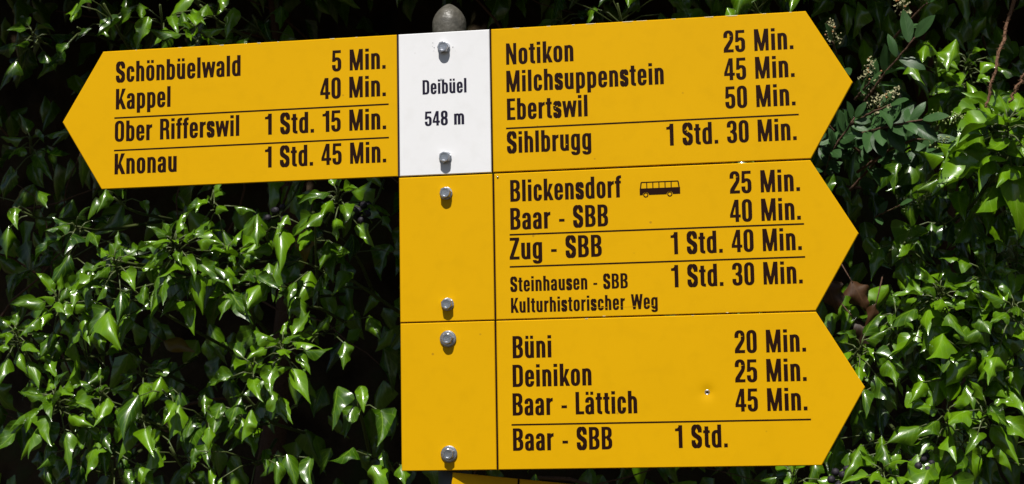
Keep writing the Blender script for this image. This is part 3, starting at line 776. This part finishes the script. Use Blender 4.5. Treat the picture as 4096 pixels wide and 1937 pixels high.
# name of the place each spray is found at keeps every label apart
R, Hg = 'rosette', 'hang'
SPR = [
 # left of and under the left arrow
 (55, 830, .42, 2, .056, Hg, 'pair of hanging ivy leaves at the left picture edge beside the left arrow tip', 1, 1, None),
 (300, 905, .44, 5, .062, R, 'loose dark ivy spray just below the tip of the left arrow', 1, 1.2, .15),
 (455, 790, .43, 2, .044, Hg, 'small lit ivy leaves touching the lower corner of the left arrow', 1, 1, None),
 (330, 1130, .43, 1, .066, Hg, 'single broad sunlit ivy leaf hanging alone in the dark gap left of the big rosette', 1, 1, .6),
 (225, 985, .50, 3, .058, Hg, 'ivy leaves in half shade under the loose dark spray at the left', 0, 1.2, .2),
 (840, 805, .43, 4, .052, R, 'pale green ivy tuft tucked under the lower edge of the left arrow', 1, .9, .6),
 (690, 975, .38, 17, .058, R, 'biggest fan shaped ivy rosette in sunlight under the left arrow', 1, 1.25, .62),
 (455, 1040, .40, 7, .055, R, 'arching ivy leaves on the left flank of the biggest rosette', 1, 1.1, .5),
 (520, 1150, .42, 4, .055, Hg, 'long ivy leaves drooping below the left flank of the biggest rosette', 1, 1, .5),
 (745, 1130, .42, 5, .05, Hg, 'curled ivy leaves drooping below the biggest rosette', 1, 1.1, .45),
 (905, 1010, .42, 8, .05, R, 'small leaved ivy tuft to the right of the biggest rosette', 1, 1, .6),
 (1045, 900, .41, 2, .072, Hg, 'large folded ivy leaf with a bright midrib under the middle of the left arrow', 1, .6, .55),
 (1000, 1085, .42, 2, .062, Hg, 'two overlapping ivy leaves with bright midribs right of the biggest rosette', 1, .9, .55),
 (1120, 1120, .43, 2, .07, Hg, 'wide ivy leaf with a bright midrib hanging below the yellow leaf', 1, .8, .5),
 (1235, 1055, .43, 2, .06, Hg, 'ivy leaf pointing down right under the yellow leaf', 1, .9, .55),
 (1325, 1115, .43, 1, .058, Hg, 'lone pointed ivy leaf with a white midrib left of the blank yellow panel', 1, 1, .6),
 (1195, 1195, .45, 1, .06, Hg, 'rounded ivy leaf half in shadow hanging under the wide bright one', 1, 1, .4),
 (1350, 780, .39, 8, .058, R, 'sunlit ivy spray beside the black berries under the white panel', 1, 1.15, .6),
 (1260, 900, .41, 2, .062, Hg, 'big shiny ivy leaf hanging left of the black berries', 1, 1, .45),
 (1400, 960, .52, 3, .055, Hg, 'dim ivy leaves in shade below the black berries', 0, 1.1, .2),
 (235, 1200, .41, 10, .056, R, 'spreading ivy rosette above a long bright leaf in the left half', 1, 1.15, .55),
 (390, 1300, .40, 2, .066, Hg, 'long bright ivy leaf hanging right below the spreading rosette', 1, .7, .6),
 (60, 1335, .40, 12, .052, R, 'pale crowded ivy rosette cut by the left picture edge', 1, 1.1, .78),
 (140, 1430, .42, 2, .05, Hg, 'ivy leaf with a bright streak hanging under the pale crowded rosette', 1, .9, .5),
 (335, 1400, .43, 2, .054, Hg, 'twisted narrow ivy leaf below the long bright leaf', 1, .9, .45),
 (215, 1590, .39, 12, .062, R, 'wide flat ivy rosette in the lower left corner area', 1, 1.25, .6),
 (205, 1700, .41, 2, .068, Hg, 'big ivy leaf drooping below the wide flat lower left rosette', 1, .9, .5),
 (400, 1560, .42, 5, .052, R, 'ivy leaves just right of the wide flat lower left rosette', 1, 1, .5),
 (500, 1630, .40, 2, .062, Hg, 'upright bright ivy leaf with a long white midrib near the lower left', 1, .9, .6),
 (650, 1560, .41, 2, .07, Hg, 'long dangling ivy leaf with two white glints in the lower middle left', 1, .7, .5),
 (560, 1680, .42, 3, .058, Hg, 'broad ivy leaves with slanting glints below the upright bright leaf', 1, 1, .5),
 (370, 1755, .41, 3, .058, Hg, 'lobed ivy leaves with white midribs low on the left', 1, 1, .5),
 (450, 1840, .42, 3, .056, Hg, 'lobed ivy leaf just above the bottom edge in the left quarter', 1, 1, .5),
 (680, 1790, .41, 3, .066, Hg, 'large glossy ivy leaves stacked one below the other near the bottom edge', 1, .9, .6),
 (560, 1490, .45, 4, .05, R, 'short ivy tuft in half shade between the lower rosettes', 1, .9, .4),
 (835, 1625, .42, 2, .062, Hg, 'pointed ivy leaf with a white midrib right of the long dangling leaf', 1, .8, .5),
 (945, 1685, .42, 3, .058, Hg, 'trio of shiny ivy leaves low in the middle left', 1, 1, .5),
 (1010, 1850, .43, 4, .055, Hg, 'ivy leaves rising from the bottom edge left of the stacked panels', 1, 1, .5),
 (1130, 1375, .39, 8, .058, R, 'neat sunlit ivy rosette standing in the dark left of the lower panels', 1, 1.1, .6),
 (1015, 1460, .40, 5, .056, R, 'drooping ivy spray on the lower left of the neat rosette', 1, 1, .55),
 (980, 1580, .41, 2, .062, Hg, 'shiny ivy leaf dangling under the neat rosette', 1, .8, .5),
 (1430, 1590, .41, 2, .064, Hg, 'narrow bright ivy leaves alone in the dark near the post', 1, .7, .55),
 (1290, 1340, .46, 3, .048, Hg, 'small ivy leaves with white glints right of the neat rosette', 1, 1, .4),
 (300, 1850, .46, 3, .056, Hg, 'dim big ivy leaves at the bottom edge near the left corner', 0, 1.1, .2),
 (1530, 1800, .43, 2, .052, Hg, 'ivy leaf tucked against the lower left edge of the stacked panels', 1, .9, .4),
 # above the signs
 (790, 125, .36, 4, .054, R, 'bright curled ivy leaves peeping over the top of the left arrow', 1, .8, .72),
 (640, 20, .42, 3, .056, Hg, 'sunlit ivy leaves hanging from the top edge at upper left', 1, 1, .55),
 (415, 15, .42, 2, .052, Hg, 'ivy leaves catching sun in the dark upper left', 1, .9, .5),
 (800, 20, .44, 3, .052, Hg, 'ivy leaves hanging from the top edge above the bright curled ones', 1, .9, .5),
 (310, 110, .45, 2, .05, Hg, 'shiny ivy leaf above the slanting end of the left arrow', 1, .9, .4),
 (130, 130, .50, 4, .055, R, 'dappled ivy spray in the upper left corner', 1, 1.1, .2),
 (120, 560, .50, 4, .055, R, 'faintly lit ivy spray left of the left arrow tip', 0, 1.1, .25),
 (1010, 60, .50, 3, .055, Hg, 'dim ivy leaves above the middle of the left arrow', 0, 1.2, .2),
 (2470, 15, .44, 3, .056, Hg, 'dim ivy leaves hanging above the left part of the right arrow', 1, 1.2, .3),
 (3000, -20, .38, 3, .064, Hg, 'shiny ivy leaves with white midribs over the top of the right arrow', 1, 1, .55),
 (2240, 60, .52, 4, .056, R, 'shaded ivy leaves behind the top of the right arrow near the post cap', 0, 1.2, .2),
 # right of the signs
 (3740, 250, .42, 2, .062, Hg, 'broad triangular light green ivy leaf between privet and dry vines', 1, .9, .75),
 (3870, 245, .45, 9, .048, R, 'dappled ivy spray left of the longest dry vine', 1, 1.2, .6),
 (3870, 350, .46, 6, .05, R, 'glinting ivy leaves beside the middle of the longest dry vine', 1, 1.2, .6),
 (3960, 430, .40, 5, .055, R, 'ivy leaves round the lower end of the longest dry vine', 1, 1, .6),
 (4030, 490, .34, 9, .082, R, 'large bright green ivy rosette at the right edge under the dry vines', 1, 1.25, 1.0),
 (4015, 620, .35, 6, .078, R, 'broad heart shaped ivy leaves hanging under the large bright rosette', 1, 1.1, .8),
 (3850, 640, .42, 5, .056, R, 'ivy leaves with slanting glints left of the heart shaped ones', 1, 1, .6),
 (3950, 740, .42, 3, .062, Hg, 'half lit ivy leaves under the heart shaped ones at the right', 1, 1, .5),
 (3770, 890, .46, 2, .07, Hg, 'long dark ivy leaf with a single white glint in the right gap', 1, .8, .3),
 (3620, 970, .46, 2, .058, Hg, 'slim ivy leaf with a white glint near the middle arrow tip', 1, .8, .5),
 (4070, 1010, .42, 6, .052, R, 'small bright ivy spray at the right edge halfway down', 1, 1, .7),
 (3940, 1080, .40, 5, .058, R, 'ivy leaves under the dark gap at the right side', 1, 1, .6),
 (3760, 1165, .40, 12, .056, R, 'dense shining ivy rosette right of the dead brown leaves', 1, 1.25, .6),
 (3920, 1220, .40, 10, .058, R, 'ivy rosette with slanting leaves right of the dense shining rosette', 1, 1.2, .6),
 (4060, 1230, .38, 8, .062, R, 'glossy ivy rosette at the right edge level with the dead leaves', 1, 1.2, .65),
 (3580, 1265, .41, 7, .054, R, 'ivy leaves close below the dead brown leaves', 1, 1.1, .5),
 (3720, 1300, .43, 3, .066, Hg, 'dark oval ivy leaves with glints below the dense shining rosette', 1, 1.1, .3),
 (3445, 1385, .38, 6, .056, R, 'pale shiny ivy leaves poking out above the lower arrow tip', 1, 1, .6),
 (3575, 1470, .39, 3, .066, Hg, 'large ivy leaf folded like a boat right of the lower arrow tip', 1, 1.1, .5),
 (3915, 1330, .39, 2, .066, Hg, 'white streaked ivy leaf left of the lower right edge cluster', 1, .9, .6),
 (4010, 1400, .39, 3, .060, Hg, 'dangling pointed ivy leaves at the right side above the broad ones', 1, 1, .6),
 (3880, 1430, .41, 3, .062, Hg, 'ivy leaves in broken sun left of the dangling pointed ones', 1, 1, .55),
 (4035, 1510, .38, 4, .066, Hg, 'broad bright ivy leaves near the right edge in the lower third', 1, 1.1, .65),
 (3950, 1640, .38, 6, .060, R, 'sloping ivy spray under the broad bright leaves', 1, 1.2, .65),
 (3790, 1655, .39, 7, .058, R, 'crisp ivy rosette with a white midrib leaf right of the lower arrow', 1, 1.1, .65),
 (4060, 1650, .40, 3, .058, Hg, 'ivy leaves at the right edge beside the sloping spray', 1, .9, .5),
 (3600, 1680, .46, 3, .068, Hg, 'big dull ivy leaf deep in shade right of the lower arrow', 0, 1.2, .2),
 (3640, 1800, .40, 4, .060, Hg, 'upright ivy leaves above the ivy berries at the lower right', 1, 1.1, .6),
 (3780, 1830, .39, 2, .076, Hg, 'longest shining ivy leaf right of the ivy berries', 1, .8, .65),
 (3530, 1890, .38, 7, .058, R, 'light green ivy rosette rising from the bottom edge right of the signs', 1, 1.1, .75),
 (3390, 1800, .42, 3, .056, Hg, 'angular ivy leaf beside the slanting lower end of the lower arrow', 1, 1, .5),
 (3170, 1900, .39, 6, .056, R, 'shiny ivy leaves sticking out under the lower arrow', 1, 1, .55),
 (4000, 1830, .48, 4, .062, Hg, 'shaded ivy leaves in the bottom right corner', 0, 1.2, .25),
]
for u, v, Y, n, L, st_, lab, lit, spd, tint in SPR:
    spray(u, v, Y, int(n * (2.0 if st_ == R else 1.7) + 1.2), L * .82, st_, lab, bool(lit), spd, tint=tint)

# a yellow ivy leaf in the shade
def lone_leaf(name, u, v, Y, L, d, n, m, label, cat, prof=IVY_P, wr=.34, bend=.5, group=None, lit=None, camber=.4, rip=.08, tint=.55):
    t = thing(name, label, cat, at(u, v, Y), group=group)
    lv = Leaves(); rnd = random.Random(int(u + v))
    lv.leaf((0, 0, 0), d, n, L, prof[0], wr, bend=bend, camber=camber, fold=.1, rip=rip, tint=tint, nu=12, nv=8, twist=.4, rnd=rnd)
    lv.build('blade', m, t)
    st = MB(); dv = Vector(d).normalized()
    st.tube([-dv * .03 + V3(0, .012, .008), -dv * .012 + V3(0, .003, .003), dv * .003], [.0009, .0008, .0007], 5); st.build('stalk', M_WOOD, t)
    if lit: LIT.append((at(u, v, Y), lit))
    return t


lone_leaf('yellow_leaf', 1228, 915, .50, .052, (-.1, -.2, -1), (.1, -1, .35), M_YLEAF, 'dull yellow ivy leaf hanging in shade left of the blank panel', 'leaf', wr=.27)
lone_leaf('yellow_leaf', 655, 1365, .80, .055, (1, -.2, -.25), (.1, -.9, .6), M_YLEAF, 'brownish yellow leaf lying deep in shade in the lower left', 'leaf', wr=.25)
DG = 'dead brown leaves beside the middle arrow'
lone_leaf('dead_leaf', 3405, 1125, .40, .046, (.5, -.2, -.8), (.2, -1, .5), M_DEAD, 'largest dead brown leaf, catching sun by the middle arrow', 'dead leaf', wr=.34, bend=.9, group=DG, lit=.016, camber=.5, rip=.2)
lone_leaf('dead_leaf', 3310, 1120, .38, .046, (.2, -.2, -1), (-.1, -1, .5), M_DEAD, 'dead brown leaf half hidden behind the edge of the middle arrow', 'dead leaf', wr=.33, bend=.8, group=DG, lit=.014, camber=.5, rip=.2)
lone_leaf('dead_leaf', 3505, 1215, .40, .036, (-.35, -.1, -1), (.7, -1, .2), M_DEAD, 'narrow curled dead leaf standing on edge below the largest one', 'dead leaf', wr=.2, bend=.7, group=DG, lit=.015, camber=.9, rip=.15)
lone_leaf('dead_leaf', 3425, 1285, .42, .05, (.6, -.3, -.6), (.1, -1, .6), M_DEAD, 'lowest dead brown leaf in shadow above the lower arrow', 'dead leaf', wr=.3, bend=.8, group=DG, camber=.5, rip=.2, tint=.1)

# ------------------------------------------------------------------ berries
def berries(u, v, Y, n, label, rr=.0048):
    t = thing('ivy_berries', label, 'berries', at(u, v, Y), group='black ivy berry clusters')
    rnd = random.Random(int(u)); st = MB()
    st.tube([V3(.0, .10, .06), V3(.004, .05, .03), V3(0, 0, 0)], [.0018, .0015, .0013], 6)
    for i in range(n):
        a = i * 2.4; zz = 1 - 1.7 * (i + .5) / n; q = math.sqrt(max(0, 1 - zz * zz))
        p = V3(q * math.cos(a), q * math.sin(a) - .25, zz) * .0135 * rnd.uniform(.85, 1.1)
        st.tube([(0, 0, 0), p], .0006, 5)
        b = MB(); b.ball(p, rr * rnd.uniform(.85, 1.1), 14, 9)
        rot = p.normalized(); b.tube([p + rot * rr * .8, p + rot * rr * 1.25], [.0008, .0003], 5)
        b.build('berry', M_BERRY, t)
    st.build('stalk', M_TWIG, t)


berries(1462, 858, .41, 16, 'black ivy berry cluster beside the blank panel under the white one')
berries(3690, 1868, .39, 14, 'black ivy berry cluster between bright leaves at the lower right')
berries(3368, 1920, .39, 8, 'few black ivy berries at the bottom edge under the lower arrow')
berries(1115, 862, .44, 6, 'two or three dark ivy berries behind a leaf under the left arrow')


# ------------------------------------------------------------------ privet at the right
def privet(pts, label, leaf_at, L=.042, panicles=(), seed=1, lit=.05, rad=.0016):
    """pts: stem path (u, v, Y); leaf_at: stations along it with pairs of leaves; panicles: (station, dir, length, kind)"""
    rnd = random.Random(seed)
    P = [at(*p) for p in pts]; o = P[0]
    t = thing('privet_branch', label, 'privet', o, group='privet branches right of the signs')
    P = [p - o for p in P]
    seglen = [0]
    for a, b in zip(P, P[1:]): seglen.append(seglen[-1] + (b - a).length)
    tot = seglen[-1]
    def on(s):
        q = s * tot
        for i in range(len(P) - 1):
            if q <= seglen[i + 1] + 1e-9:
                f = (q - seglen[i]) / (seglen[i + 1] - seglen[i]); return P[i].lerp(P[i + 1], f), (P[i + 1] - P[i]).normalized()
        return P[-1], (P[-1] - P[-2]).normalized()
    st = MB(); k = 14
    st.tube([on(i / k)[0] + V3(rnd.uniform(-1, 1), rnd.uniform(-1, 1), rnd.uniform(-1, 1)) * .0007 for i in range(k + 1)], [rad * (1.25 - .6 * i / k) for i in range(k + 1)], 6)
    st.build('stem', M_WOOD, t)
    lv = Leaves(); L *= .86
    leaf_at = sorted(list(leaf_at) + [a + .05 for a in leaf_at if len(leaf_at) > 4])
    for s in leaf_at:
        p, d = on(s)
        side = d.cross(V3(rnd.uniform(-.3, .3), -1, .2)).normalized()
        if rnd.random() < .5: side = (side + V3(0, -.6, .2)).normalized()
        for sg_ in (1, -1):
            if rnd.random() < .08: continue
            dd = (d * rnd.uniform(.3, .9) + side * sg_ * rnd.uniform(.6, 1) + V3(0, rnd.uniform(-.4, .2), rnd.uniform(-.2, .25))).normalized()
            nn = V3(rnd.uniform(-.6, .6), -1, rnd.uniform(.1, 1.1))
            lv.leaf(p + dd * .003, dd, nn, L * rnd.uniform(.7, 1.15), PRIV_P[0], rnd.uniform(.19, .26), bend=rnd.uniform(-.1, .6), camber=rnd.uniform(-.2, .25), fold=rnd.uniform(0, .35), rip=.02,
                    tint=rnd.uniform(.1, .8), nu=9, nv=6, twist=rnd.uniform(-.4, .4), rnd=rnd)
    p, d = on(1.0)
    lv.leaf(p, d, V3(.2, -1, .5), L * .9, PRIV_P[0], .21, bend=.2, camber=.1, fold=.2, rip=.02, tint=.5, nu=9, nv=6, rnd=rnd)
    lv.build('foliage', M_PRIV, t)
    for (s, dr, ln, kind) in panicles:
        p, d = on(s); dr = Vector(dr).normalized(); fl = MB(); tw = MB(); e1 = dr.cross(V3(.1, 1, .1)).normalized(); e2 = dr.cross(e1)
        tip = p + dr * ln
        tw.tube([p, p + dr * ln * .5, tip], [.0009, .0007, .0004], 5)
        rs = MB()
        nb = int(ln * 420)
        for i in range(nb):
            f = (i + .5) / nb; a = i * 2.4; q0 = p + dr * ln * (.22 + .78 * f); rr = .0095 * (1 - f * .75) * rnd.uniform(.6, 1.15)
            q = q0 + (e1 * math.cos(a) + e2 * math.sin(a)) * rr + dr * .003
            tw.tube([q0, q], .0004, 4)
            for j in range(3 if kind != 'bud' else 2):
                c = q + V3(rnd.uniform(-1, 1), rnd.uniform(-1, 1), rnd.uniform(-1, 1)) * .0032
                if kind == 'flower' and rnd.random() < .55:
                    # four-petalled open flower
                    nrm = V3(rnd.uniform(-1, 1), rnd.uniform(-1, -.1), rnd.uniform(-.2, 1)).normalized(); f1 = nrm.cross(V3(0, 0, 1)).normalized(); f2 = nrm.cross(f1)
                    for m_ in range(4):
                        b1 = f1 * math.cos(m_ * 1.5708) + f2 * math.sin(m_ * 1.5708); b2 = nrm.cross(b1)
                        tt = .0021
                        fl.add([c, c + b1 * tt * .55 + b2 * tt * .4 - nrm * .0001, c + b1 * tt * 1.15 + nrm * .0004, c + b1 * tt * .55 - b2 * tt * .4 - nrm * .0001], [(0, 1, 2, 3)])
                elif kind == 'flower' and rnd.random() < .2: rs.ball(c, .0014, 6, 4)
                else: fl.ball(c, rnd.uniform(.0008, .0013), 7, 5, (1, 1, 1.25))
        pn = fl.build('flower_panicle', M_BLOOM if kind == 'flower' else M_BUD, t)
        tw.build('panicle_stalk', M_TWIG, pn)
        if rs.v: rs.build('withered_flowers', M_RUST, pn)
    if lit:
        for s in (0.15, .5, .85): LIT.append((o + on(s)[0], lit))
    return t


privet([(3440, 430, .40), (3545, 290, .36), (3660, 150, .33)], 'privet branch rising to the upper right with large oval leaves beside the upper arrow tip', (.3, .48, .7, .9), .046, [(.05, (.35, -.2, .6), .04, 'flower')], 3, .045)
privet([(3400, 545, .40), (3530, 512, .34), (3690, 478, .31)], 'privet branch reaching right with oval leaves and a green bud cluster at its tip', (.12, .3, .45, .62, .8), .043, [(.95, (1, -.1, .02), .05, 'bud')], 4, .045)
privet([(3400, 500, .40), (3500, 445, .34), (3560, 420, .32)], 'short privet twig with cream buds between the two longer branches', (.3, .55, .8), .038, [(.5, (.5, -.3, .5), .03, 'flower'), (.8, (.6, -.3, .6), .03, 'flower')], 8, .04)
privet([(3370, 300, .42), (3345, 220, .37), (3330, 165, .35)], 'privet twig with a cream flower head next to the slanting edge of the upper arrow', (.2, .45), .04, [(.75, (-.15, -.3, 1), .036, 'flower')], 5, .035)
privet([(3420, 400, .42), (3462, 350, .37), (3480, 330, .36)], 'privet twig with a fading flower head just right of the upper arrow tip', (.3, .6), .034, [(.7, (.3, -.3, 1), .036, 'flower')], 15, .035)
privet([(3560, 170, .42), (3650, 70, .38), (3710, 10, .36)], 'privet branch with a large cream flower head at the top edge', (.2, .4, .6), .034, [(.8, (.25, -.3, .6), .045, 'flower'), (.55, (-.3, -.3, .6), .03, 'flower')], 6, .035)
privet([(3480, 640, .44), (3330, 520, .37), (3280, 430, .36)], 'twiggy privet branch with many small leaves hugging the upper arrow tip from behind', (.1, .2, .3, .4, .5, .6, .7, .8, .9), .030, (), 7, .045)
privet([(3300, 700, .44), (3330, 600, .37), (3420, 470, .35)], 'small leaved privet branch where the upper and middle arrows meet', (.1, .2, .3, .4, .5, .6, .7, .8, .9), .030, (), 17, .045)
privet([(3400, 760, .46), (3510, 640, .42), (3590, 570, .40)], 'thin dim privet branch climbing right beside the middle arrow', (.2, .45, .75), .040, (), 9, None)
privet([(3500, 870, .40), (3570, 835, .36), (3600, 820, .35)], 'thin privet twig ending in a pale bud spray beside the middle arrow', (.1,), .026, [(.6, (1, -.1, .35), .05, 'bud')], 10, .035, .0008)


privet([(3430, 690, .42), (3540, 610, .38), (3650, 560, .36), (3720, 555, .36)], 'dim privet branch with a green bud cluster below the longer branches', (.15, .35, .55, .75), .040, [(.9, (1, -.1, -.1), .03, 'bud')], 21, .03)
privet([(3560, 640, .44), (3640, 590, .40), (3700, 600, .38)], 'short drooping privet twig low between the arrow tips and the bright ivy', (.3, .6, .85), .040, (), 22, .03)


# ------------------------------------------------------------------ dry vines
def vine(path, label, r0):
    P = [at(*p) for p in path]; o = P[-1]; rnd = random.Random(len(label))
    t = thing('dry_vine', label, 'vine', o, group='dry hanging vines at the right edge')
    fine = []
    for i in range(len(P) - 1):
        for k in range(12): fine.append(P[i].lerp(P[i + 1], k / 12))
    fine.append(P[-1]); m = len(fine)
    pts = [p - o + V3(math.sin(i * .8) * .0012 + rnd.uniform(-1, 1) * .0007, rnd.uniform(-1, 1) * .001, 0) for i, p in enumerate(fine)]
    mb = MB(); mb.tube(pts, [r0 * (1 - .35 * i / m) for i in range(m)], 9, .22); mb.build('stem', M_VINE, t)
    hb = MB()
    for i in range(0, m, 1):
        for j in range(3):
            d = V3(rnd.uniform(-1, 1), rnd.uniform(-1, .3), rnd.uniform(-.6, .6)).normalized(); hb.tube([pts[i], pts[i] + d * r0 * rnd.uniform(1.2, 2.2)], [.0006, .0002], 4)
    hb.build('rootlets', M_VINE, t)


vine([(4085, -160, .34), (4040, 60, .33), (3985, 260, .32), (3942, 430, .32)], 'longest dry brown vine hanging down from the top right corner', .0023)
vine([(4160, 200, .34), (4100, 300, .33), (4060, 360, .33), (4040, 410, .33)], 'short bent dry vine at the right edge beside the longest one', .0019)

# ------------------------------------------------------------------ ivy mass behind the sprays, plus unseen leaves added overhead to cast shade
lv = Leaves(); rnd = random.Random(77)
sd0 = SUN
PTS = np.array([p for p, r in LIT]); RAD = np.array([r for p, r in LIT]); SD = np.array(SUN)


def blocks(c, pad):
    """does a leaf at c stand in the sun path of a lit spray?"""
    q = np.array(c)[None, :] - PTS; s = q @ SD
    d = np.linalg.norm(q - s[:, None] * SD[None, :], axis=1)
    return bool(np.any((s > 0.02) & (d < RAD + pad)))


def in_front(c):
    """keep the mass behind the sprays, as seen along the depth"""
    return False


n1 = 0
# shaded leaves seen between the sprays
for i in range(1500):
    Y = rnd.uniform(.62, 1.25)
    c = V3(rnd.uniform(-1.0, 1.1), Y, Z0 + rnd.uniform(-.8, .45))
    if blocks(c, .012): continue
    ivy_leaf(lv, c, V3(rnd.uniform(-.7, .7), rnd.uniform(-.6, .1), -1), V3(rnd.uniform(-.6, .6), -1, rnd.uniform(.1, 1.1)), rnd.uniform(.045, .075), rnd, hi=i % 3 == 0); n1 += 1
for i in range(420):
    c = V3(rnd.uniform(.26, .80), rnd.uniform(.48, .62), Z0 + rnd.uniform(-.30, .20))
    if blocks(c, .012): continue
    ivy_leaf(lv, c, V3(rnd.uniform(-.7, .7), rnd.uniform(-.6, .1), -1), V3(rnd.uniform(-.6, .6), -1, rnd.uniform(.1, 1.1)), rnd.uniform(.038, .060), rnd); n1 += 1
# unseen overhang added to shade the ivy, its gaps shaped to light chosen sprays
for i in range(32000):
    Y = rnd.uniform(-.55, 1.55); z = rnd.uniform(-.05, 1.9)
    if z < .036 + .254 * Y + .13: continue
    if z + 1.5 * Y < .20: continue                      # clear of the sun's way to the signs
    if z + 1.5 * Y > 2.9: continue
    c = V3(rnd.uniform(-1.35, 1.4), Y, Z0 + z)
    if blocks(c - V3(0, 0, .025), .004): continue
    ivy_leaf(lv, c, V3(rnd.uniform(-.8, .8), rnd.uniform(-.7, .2), -.8), V3(rnd.uniform(-.5, .5), -1, rnd.uniform(.5, 1.4)), rnd.uniform(.06, .095), rnd, hi=False, bend=.4); n1 += 1
# unseen dense leaves added higher up to keep the sun off the bank
for i in range(9000):
    Y = rnd.uniform(.85, 1.56); z = rnd.uniform(.3, 2.6)
    if z < .036 + .254 * Y + .16: continue
    c = V3(rnd.uniform(-1.7, 1.7), Y, Z0 + z)
    if blocks(c - V3(0, 0, .025), .016): continue
    lv.leaf(c, V3(rnd.uniform(-.8, .8), rnd.uniform(-.7, .2), -.8), V3(rnd.uniform(-.5, .5), -1, rnd.uniform(.5, 1.4)), rnd.uniform(.08, .12), rnd.choice(IVY_P), .38, bend=.4, tint=rnd.uniform(.05, .75), nu=4, nv=2, rnd=rnd); n1 += 1
# below and to the sides
for i in range(1600):
    c = V3(rnd.uniform(-1.2, 1.2), rnd.uniform(.5, 1.0), Z0 + rnd.uniform(-1.6, -.75))
    ivy_leaf(lv, c, V3(rnd.uniform(-.7, .7), rnd.uniform(-.6, .1), -1), V3(rnd.uniform(-.6, .6), -1, rnd.uniform(.1, 1.1)), rnd.uniform(.05, .08), rnd, hi=False); n1 += 1
tw = MB()
for i in range(60):
    p = V3(rnd.uniform(-.95, 1.0), rnd.uniform(.55, .95), Z0 + rnd.uniform(-.75, .3)); d = V3(rnd.uniform(-1, 1), rnd.uniform(-.5, .1), rnd.uniform(-.4, 1)).normalized(); pts = [p]
    for k in range(7):
        d = (d + V3(rnd.uniform(-.4, .4), rnd.uniform(-.3, .3), rnd.uniform(-.35, .25))).normalized(); pts.append(pts[-1] + d * .05)
    r0 = rnd.uniform(.0012, .003); tw.tube(pts, [r0 * (1 - .09 * k) for k in range(8)], 6, .1)
mass = lv.build('ivy_and_shade_canopy', M_IVY)
tw.build('runners', M_WOOD, mass)
tag(mass, 'dark ivy foliage behind the sunlit sprays, with added unseen shade leaves overhead', 'ivy', kind='stuff')
print('mass leaves', n1, 'lit', len(LIT))

# woody runners inside the ivy
for i, (x, lab) in enumerate(((-.55, 'brown woody ivy trunk deep in the shade at the left'), (.62, 'brown woody ivy trunk deep in the shade at the right'))):
    mb = MB(); r = random.Random(i + 5)
    mb.tube([V3(x + .05 * math.sin(k * .9 + i), 1.3 + .03 * math.cos(k), k * .25) for k in range(14)], [.03 - .001 * k for k in range(14)], 10, .15)
    tag(mb.build('ivy_vine', M_WOOD, smooth=True), lab, 'trunk')

# ------------------------------------------------------------------ ground and the bank the ivy climbs
def sheet(name, f, nx, ny, x0, x1, m):
    mb = MB()
    vs = [f(x0 + (x1 - x0) * i / nx, j / ny) for j in range(ny + 1) for i in range(nx + 1)]
    fs = [(j * (nx + 1) + i, j * (nx + 1) + i + 1, (j + 1) * (nx + 1) + i + 1, (j + 1) * (nx + 1) + i) for j in range(ny) for i in range(nx)]
    mb.add(vs, fs); o = mb.build(name, m); o['kind'] = 'structure'; return o


sheet('ground', lambda x, t: (x, -60 + 61.7 * t, 0), 40, 40, -60, 60, M_SOIL)
rb = random.Random(3)
sheet('bank', lambda x, t: (x, 1.55 + .5 * t + .05 * math.sin(x * 5 + t * 9) + .03 * rb.uniform(-1, 1), -.1 + 4.6 * t), 90, 30, -9, 9, M_SOIL)
